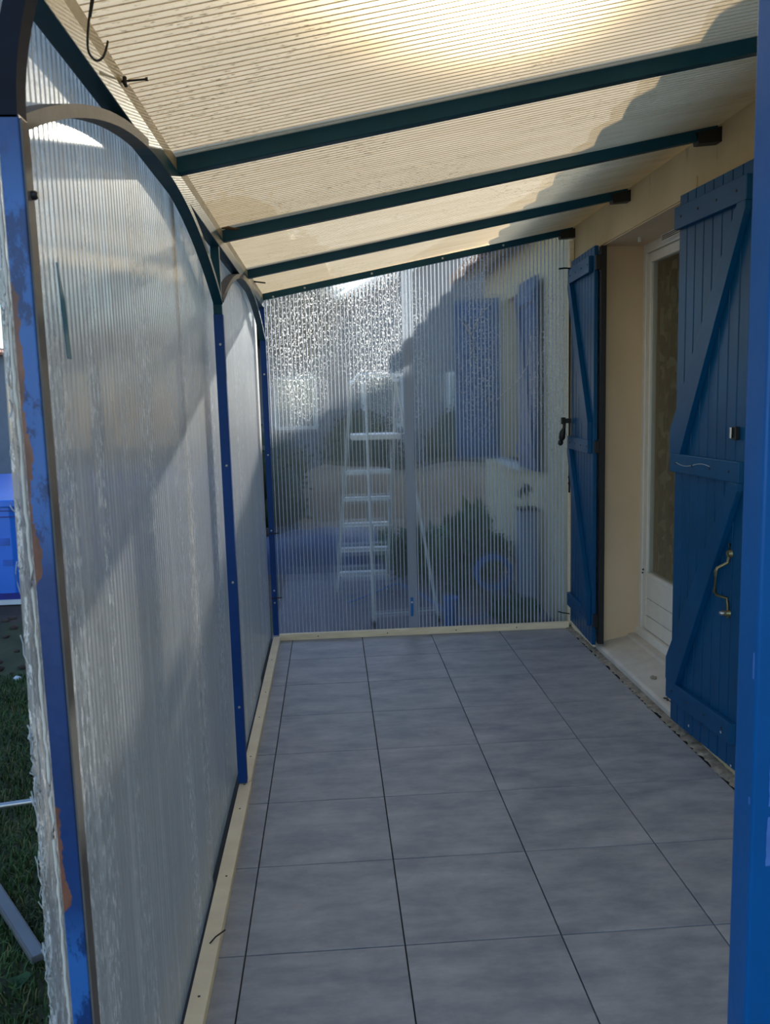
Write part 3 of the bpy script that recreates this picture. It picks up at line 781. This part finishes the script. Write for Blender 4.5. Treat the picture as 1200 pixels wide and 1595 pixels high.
# clods of dark earth beyond the lawn
m = MB()
for i in range(260):
    m.blob((random.uniform(-3.6, -.6), random.uniform(2.8, 4.4), GZ+.005), random.uniform(.015, .045), 1, .35, (1, 1, .6))
tag(m.build('earth_clods', M['soil']), 'loose dark earth clods between lawn and blue pool', 'earth', kind='stuff')
# aluminium profile lying in the grass
pr = empty('metal_profile', (-.72, .25, GZ+.02), label='grey metal profile lying slanted in the lower left grass', cat='metal bar')
MB().bar((-.24, .36, .012), (.11, -.13, .012), .042, .022).build('profile', M['primer'], pr, bevel=.002)
MB().bar((-.24, .36, .0235), (.11, -.13, .0235), .030, .002).build('lip', M['grey_wall'], pr)
lw = empty('weed_leaf', (-.64, .03, GZ+.01), label='broad green weed leaf by the metal profile', cat='leaf')
m = MB(); vs = [(0, 0, 0)]
for i in range(13): a = 2*pi*i/13; r = .030+.008*sin(3*a); vs.append((r*cos(a), r*sin(a), .022+.008*sin(2*a)))
m.add(vs, [(0, 1+i, 1+(i+1) % 13) for i in range(13)]); m.build('blade', M['leaf'], lw); MB().tube([(0, 0, 0), (-.02, .01, -.01)], .002, 5).build('stem', M['leaf'], lw)
pb = MB().blob((0, 0, 0), .018, 2, .2, (1.3, 1, .8)).build('white_pebble', M['white_plastic'], loc=(-1.62, 2.78, GZ+.02)); tag(pb, 'white pebble on the dark earth beyond the lawn', 'pebble')
# blue pool
pool = empty('garden_pool', (-3.85, 6.3, GZ), label='bright blue above-ground pool seen past the left sheet edge', cat='pool')
m = MB(); pts = [(-1.6, -1.5, 0), (1.5, -1.5, 0), (1.6, -1.4, 0), (1.6, 1.4, 0), (1.5, 1.5, 0), (-1.5, 1.5, 0)]
m.prism(pts, (0, 0, .86)); m.build('pool_wall', M['pool'], pool, bevel=.01)
MB().bar((-1.6, -1.50, .845), (1.56, -1.50, .845), .05, .06).build('rim', M['pool'], pool, bevel=.01)
for z in (.785, .735): MB().bar((-1.6, -1.502, z), (1.58, -1.502, z), .008, .008).build('seam', M['pool_dark'], pool)
MB().bar((-1.6, -1.505, .075), (1.58, -1.505, .075), .02, .05).build('base_band', M['pool_dark'], pool)
MB().bar((-1.6, -1.52, .03), (1.6, -1.52, .03), .03, .04).build('base_rail', M['white_plastic'], pool)
for (x, z, wd, h) in ((1.42, .50, .13, .06), (1.30, .43, .16, .035), (1.46, .33, .08, .05), (1.25, .58, .2, .02), (1.1, .30, .12, .05)):
    MB().box(x-wd/2, -1.506, z, x+wd/2, -1.502, z+h).build('print_patch', plain('faded_blue_print', lin(36, 96, 196), .4), pool)
gw = empty('garden_shed', (-6.7, 10.4, GZ), label='grey garden building behind the blue pool', cat='building')
MB().box(-2.6, -.1, 0, 2.4, 2.5, 2.35).build('wall', M['grey_wall'], gw)
m = MB(); m.prism([(-2.8, -.3, 2.35), (2.6, -.3, 2.35), (0, -.3, 2.95)], (0, 3, 0)); m.build('roof', M['rooftile'], gw)

# leafy things
def leaves(m, c, R, n, size, sq=(1, 1, 1)):
    for i in range(n):
        d = Vector((random.gauss(0, 1), random.gauss(0, 1), random.gauss(0, 1))).normalized()
        r = R*random.uniform(.55, 1.05)
        p = Vector((c[0]+d.x*r*sq[0], c[1]+d.y*r*sq[1], c[2]+d.z*r*sq[2]))
        a = Vector((random.gauss(0, 1), random.gauss(0, 1), random.gauss(0, .6))).normalized(); b = a.cross(d+Vector((.01, .02, .03))).normalized()
        s_ = size*random.uniform(.6, 1.3)
        m.add([p-a*s_, p-a*s_*.2+b*s_*.45, p+a*s_, p-a*s_*.2-b*s_*.45], [(0, 1, 2, 3)])
def tree(label, x, y, h, r, name='garden_tree', mat='tree', group=None):
    e = empty(name, (x, y, GZ), 0, label, 'tree' if name != 'hedge_shrub' else 'shrub', group)
    m = MB()
    for k in range(6):
        a = 2*pi*k/6+random.random(); q = r*.5
        c = (q*cos(a), q*sin(a), h-r*random.uniform(.7, 1.35)); m.blob(c, r*.52, 2, .16); leaves(m, c, r*.62, 260, r*.07)
    m.blob((0, 0, h-r*.75), r*.7, 2, .16); leaves(m, (0, 0, h-r*.75), r*.8, 400, r*.07)
    f = m.build('foliage', M[mat], e); tag(f, kind='stuff')
    MB().tube([(0, 0, 0), (.03, 0, h*.35), (-.02, .02, h*.75)], [r*.11, r*.08, r*.05], 8).build('trunk', M['bark'], e)
random.seed(21)
nh = empty('neighbour_house', (2.0, 15.5, GZ), label='grey gabled neighbouring house far behind the far sheet', cat='building')
hz = lambda x: 4.95+.49*(x-3.2)
m = MB(); m.prism([(-3.6, 0, 0), (9, 0, 0), (9, 0, 3.6), (5.2, 0, hz(7.2)-.1), (-3.6, 0, hz(-1.6)-.1)], (0, 7, 0)); m.build('wall', M['grey_wall'], nh)
m = MB(); m.prism([(-4.1, -.4, hz(-2.1)-.1), (5.2, -.4, hz(7.2)-.1), (5.2, -.4, hz(7.2)), (-4.1, -.4, hz(-2.1))], (0, 7.8, 0)); m.build('roof_slope', M['rooftile'], nh)
m = MB(); m.prism([(5.2, -.4, hz(7.2)-.1), (9.6, -.4, 3.35), (9.6, -.4, 3.45), (5.2, -.4, hz(7.2))], (0, 7.8, 0)); m.build('roof_slope', M['rooftile'], nh)
for x in (-2.4, -.6, 1.2):
    f = MB().box(x-.45, -.06, 1.0, x+.45, .02, 2.1).build('window', M['pvc'], nh); MB().box(x-.38, -.075, 1.07, x+.38, -.06, 2.03).build('pane', M['glass'], f)
for lab, x, y, h, r in (('dark tree behind the far sheet, left of the ladder', -1.2, 13.2, 5.2, 1.7), ('rounded dark tree seen beside the house corner', 4.6, 13.2, 2.6, 1.1),
                        ('small dark tree at the far left behind the far sheet', -5.0, 17.5, 5.2, 1.6)):
    tree(lab, x, y, h, r)
for lab, x, y, h, r in (('low hedge bush behind the left sheets, nearest', -5.6, 2.2, 2.0, 1.1), ('low hedge bush behind the left sheets, second', -7.6, 4.2, 1.9, 1.1), ('low hedge bush behind the left sheets, farthest', -10.4, 8.0, 2.2, 1.2)):
    tree(lab, x, y, h, r, 'hedge_shrub', 'hedge', 'hedge bushes left of the porch')
for lab, x, y, h, r in (('dark hedge bush behind the far sheet, left of the ladder', -.75, 7.9, 1.45, .75), ('dark hedge bush behind the earth bank, straight behind the ladder', .9, 12.0, 1.5, .8),
                        ('dark hedge bush behind the earth bank, right of the joining strip', 2.7, 11.9, 1.6, .85)):
    tree(lab, x, y, h, r, 'hedge_shrub', 'hedge')
# tan bank wall across the garden
bank = MB(); n = 40; vs = []; fs = []
for i in range(n+1):
    x = -3.9+10.9*i/n; h = .50+.06*sin(i*.9)+random.uniform(-.04, .04)
    vs += [(x, 9.0+random.uniform(-.1, .1), GZ), (x, 9.4+random.uniform(-.1, .1), h*.7), (x, 9.9, h), (x, 10.6, h), (x, 10.8, GZ)]
for i in range(n):
    for k in range(4): fs.append((5*i+k, 5*i+k+1, 5*i+5+k+1, 5*i+5+k))
bank.add(vs, fs, True); tag(bank.build('earth_bank', M['tan']), 'tan earth bank across the garden behind the far sheet', 'bank')
# navy tarpaulin heap
random.seed(8)
tp = MB(); vs = []; fs = []; nx, ny = 24, 14
for j in range(ny+1):
    for i in range(nx+1):
        u, v = i/nx, j/ny; h = (sin(pi*u)**.5)*(sin(pi*v)**.5)*.34+.03*sin(u*23)*sin(v*11)*(sin(pi*u)*sin(pi*v))
        vs.append((-.5+1.6*(u-.5)*1.4, (v-.5)*1.0, h))
for j in range(ny):
    for i in range(nx): a = j*(nx+1)+i; fs.append((a, a+1, a+nx+2, a+nx+1))
tp.add(vs, fs, True); tag(tp.build('tarpaulin', M['tarp'], loc=(.75, 6.1, GZ)), 'dark navy tarpaulin heap on the ground behind the stepladder', 'tarpaulin')

# ---- stepladder
ld = empty('stepladder', (.62, 3.95, GZ), label='aluminium A-frame stepladder standing just behind the far sheet', cat='ladder')
def L(x, y, z): return (x-.62, y-3.95, z-GZ)
TOPZ = 1.66
# tread frame leans away from the camera, rear frame towards it
fl, fr_ = (L(.30, 4.80, GZ), L(.455, 4.02, TOPZ)), (L(.72, 4.80, GZ), L(.79, 4.02, TOPZ))
for a, b in (fl, fr_): MB().bar(a, b, .024, .055, (0, 1, 0)).build('stile', M['alu'], ld, bevel=.002)
for a, b in ((L(.555, 3.66, GZ), L(.555, 3.98, TOPZ)), (L(1.03, 3.72, GZ), L(.78, 3.98, TOPZ))):
    q = MB().tube([a, b], .011, 8).build('rear_leg', M['alu'], ld)
MB().tube([L(.558, 3.67, .0), L(1.018, 3.73, .0)], .008, 8).build('rear_crossbar', M['alu'], ld)
MB().tube([L(.455, 4.0, TOPZ-.03), L(.50, 4.0, TOPZ+.04), L(.62, 4.0, TOPZ+.05), L(.74, 4.0, TOPZ+.04), L(.79, 4.0, TOPZ-.03)], .012, 8).build('top_hoop', M['alu'], ld)
ZT = [.09, .31, .53, .75, .97]
for z in ZT:
    t = (z-GZ)/(TOPZ-GZ); y = 4.80+(4.02-4.80)*t; xa = .30+.155*t; xb = .72+.07*t
    q = MB().box(xa-.62, y-.04-3.95, z-GZ-.018, xb-.62, y+.04-3.95, z-GZ+.013).build('tread', M['alu'], ld, bevel=.003)
MB().box(.44-.62, 3.93-3.95, 1.235-GZ, .80-.62, 4.20-3.95, 1.275-GZ).build('platform', M['alu'], ld, bevel=.004)
for p in (L(.30, 4.80, GZ), L(.72, 4.80, GZ), L(.555, 3.66, GZ), L(1.03, 3.72, GZ)):
    MB().box(p[0]-.02, p[1]-.03, p[2], p[0]+.02, p[1]+.03, p[2]+.04).build('foot', M['black'], ld, bevel=.003)

# ---- shrubs, hose, pot, tap behind the far sheet
random.seed(31)
def shrub(label, x, y, h, r, n=360, size=.075):
    e = empty('leafy_shrub', (x, y, GZ), 0, label, 'shrub'); m = MB()
    st = MB()
    for k in range(9):
        a = 2*pi*k/9; q = r*random.uniform(.2, .6); zt = h*random.uniform(.55, .95)
        st.tube([(0, 0, 0), (q*.5*cos(a), q*.5*sin(a), zt*.5), (q*cos(a), q*sin(a), zt)], [.008, .006, .004], 5)
        leaves(m, (q*cos(a), q*sin(a), zt*.85), r*.5, n//9, size, (1, 1, .8))
    leaves(m, (0, 0, h*.45), r*.8, n//2, size, (1, 1, h*.5/r))
    tag(m.build('foliage', M['leaf'], e), kind='stuff'); st.build('stems', M['bark'], e)
shrub('tall dark green leafy shrub behind the right far sheet', 1.32, 4.35, .80, .34, 600)
shrub('lower green shrub left of the tall one behind the far sheet', .98, 5.0, .50, .34, 420)
shrub('bushy green shrub against the house wall behind the far sheet', 1.62, 4.98, .52, .22, 420)
shrub('low big-leaved plant at the foot of the far sheet, right corner', 1.55, 3.55, .16, .20, 120, .06)
hs = empty('garden_hose', (1.49, 4.0, GZ), label='blue garden hose coiled behind the right far sheet', cat='hose')
m = MB()
for k in range(6):
    R_ = .125+.012*sin(k*2.1); cz = .28+.01*k*0; P = []
    for i in range(28):
        a = 2*pi*i/28; P.append((R_*cos(a)*1.05, -.02+.014*k, cz+R_*.95*sin(a)))
    m.tube(P, .008, 6, closed=True)
m.build('coil', M['hose'], hs)
MB().tube(catmull([(.1, 0, .18), (.02, -.05, .02), (-.2, -.32, .012), (-.33, -.28, .012), (-.42, .1, .02), (-.55, .35, .07), (-.70, .55, .10), (-.85, .50, .06), (-1.1, .35, .012)]), .009, 6).build('loose_end', M['hose'], hs)
pt = empty('blue_pot', (1.09, 3.52, GZ), label='narrow blue plastic pot by the ladder foot behind the far sheet', cat='pot')
MB().lathe([(.040, 0), (.048, .20), (.054, .205), (.054, .225), (.046, .225), (.042, .03)], (0, 0, 0), 16).build('body', M['hose'], pt)
MB().lathe([(.041, .0), (.041, .19)], (0, 0, 0), 12).build('soil', M['soil'], pt)
tp_ = empty('garden_tap', (1.74, 3.98, GZ), label='grey standpipe column with dark tap near the house wall behind the far sheet', cat='tap')
MB().box(-.065, -.06, 0, .065, .06, .755).build('column', M['tap_column'], tp_, bevel=.012)
MB().box(-.075, -.07, .755, .075, .07, .775).build('cap', M['black'], tp_, bevel=.004)
MB().tube([(0, 0, .77), (0, 0, .86)], .007, 8).build('stem', M['black'], tp_)
MB().tube([(.03, 0, .91), (-.02, -.01, .915), (-.055, -.02, .89), (-.06, -.02, .85)], [.022, .024, .02, .014], 10).tube([(0, 0, .86), (0, 0, .95)], [.012, .022], 10).build('spout', M['black'], tp_)
# ---- second window of the house with its shutters
w2 = empty('window_2', (2.05, (V0+V1)/2, .98), label='window of the house beyond the far sheet', kind='structure')
hv = (V1-V0)/2
for (a, b) in ((-hv, -hv+.06), (hv-.06, hv), (-.03, .03)): MB().box(0, a, 0, .05, b, 1.36).build('window_frame', M['pvc'], w2)
for (a, b) in ((0, .06), (1.30, 1.36)): MB().box(0, -hv+.06, a, .05, hv-.06, b).build('window_frame', M['pvc'], w2)
MB().box(.02, -hv, 0, .026, hv, 1.36).build('glass', M['glass'], w2)
MB().box(.12, -hv, 0, .14, hv, 1.36).build('blind', M['room'], w2)
MB().box(-.27, -hv-.06, -.05, .0, hv+.06, 0).build('window_sill', M['sill'], w2)
def wshut(label, y, rz, wd):
    e = empty('window_shutter', (1.805, y, .97), rz, label, 'shutter')
    n = 5; bw = wd/n
    for i in range(n): MB().box(-.026, i*bw+.001, 0, 0, (i+1)*bw-.001, 1.40).build('board', M['shutter'], e, bevel=.002)
    for z in (.10, 1.22): MB().box(-.048, .01, z, -.026, wd-.01, z+.085).build('batten', M['shutter'], e, bevel=.002)
    MB().prism([(-.026, .02, .185), (-.026, .10, .185), (-.026, wd-.02, 1.22), (-.026, wd-.10, 1.22)], (-.02, 0, 0)).build('brace', M['shutter'], e)
wshut('blue shutter folded flat on the wall just beyond the far sheet', 3.86, 0, .575)
wshut('blue shutter standing out from the wall at the far side of the window', 5.23, radians(62), .42)
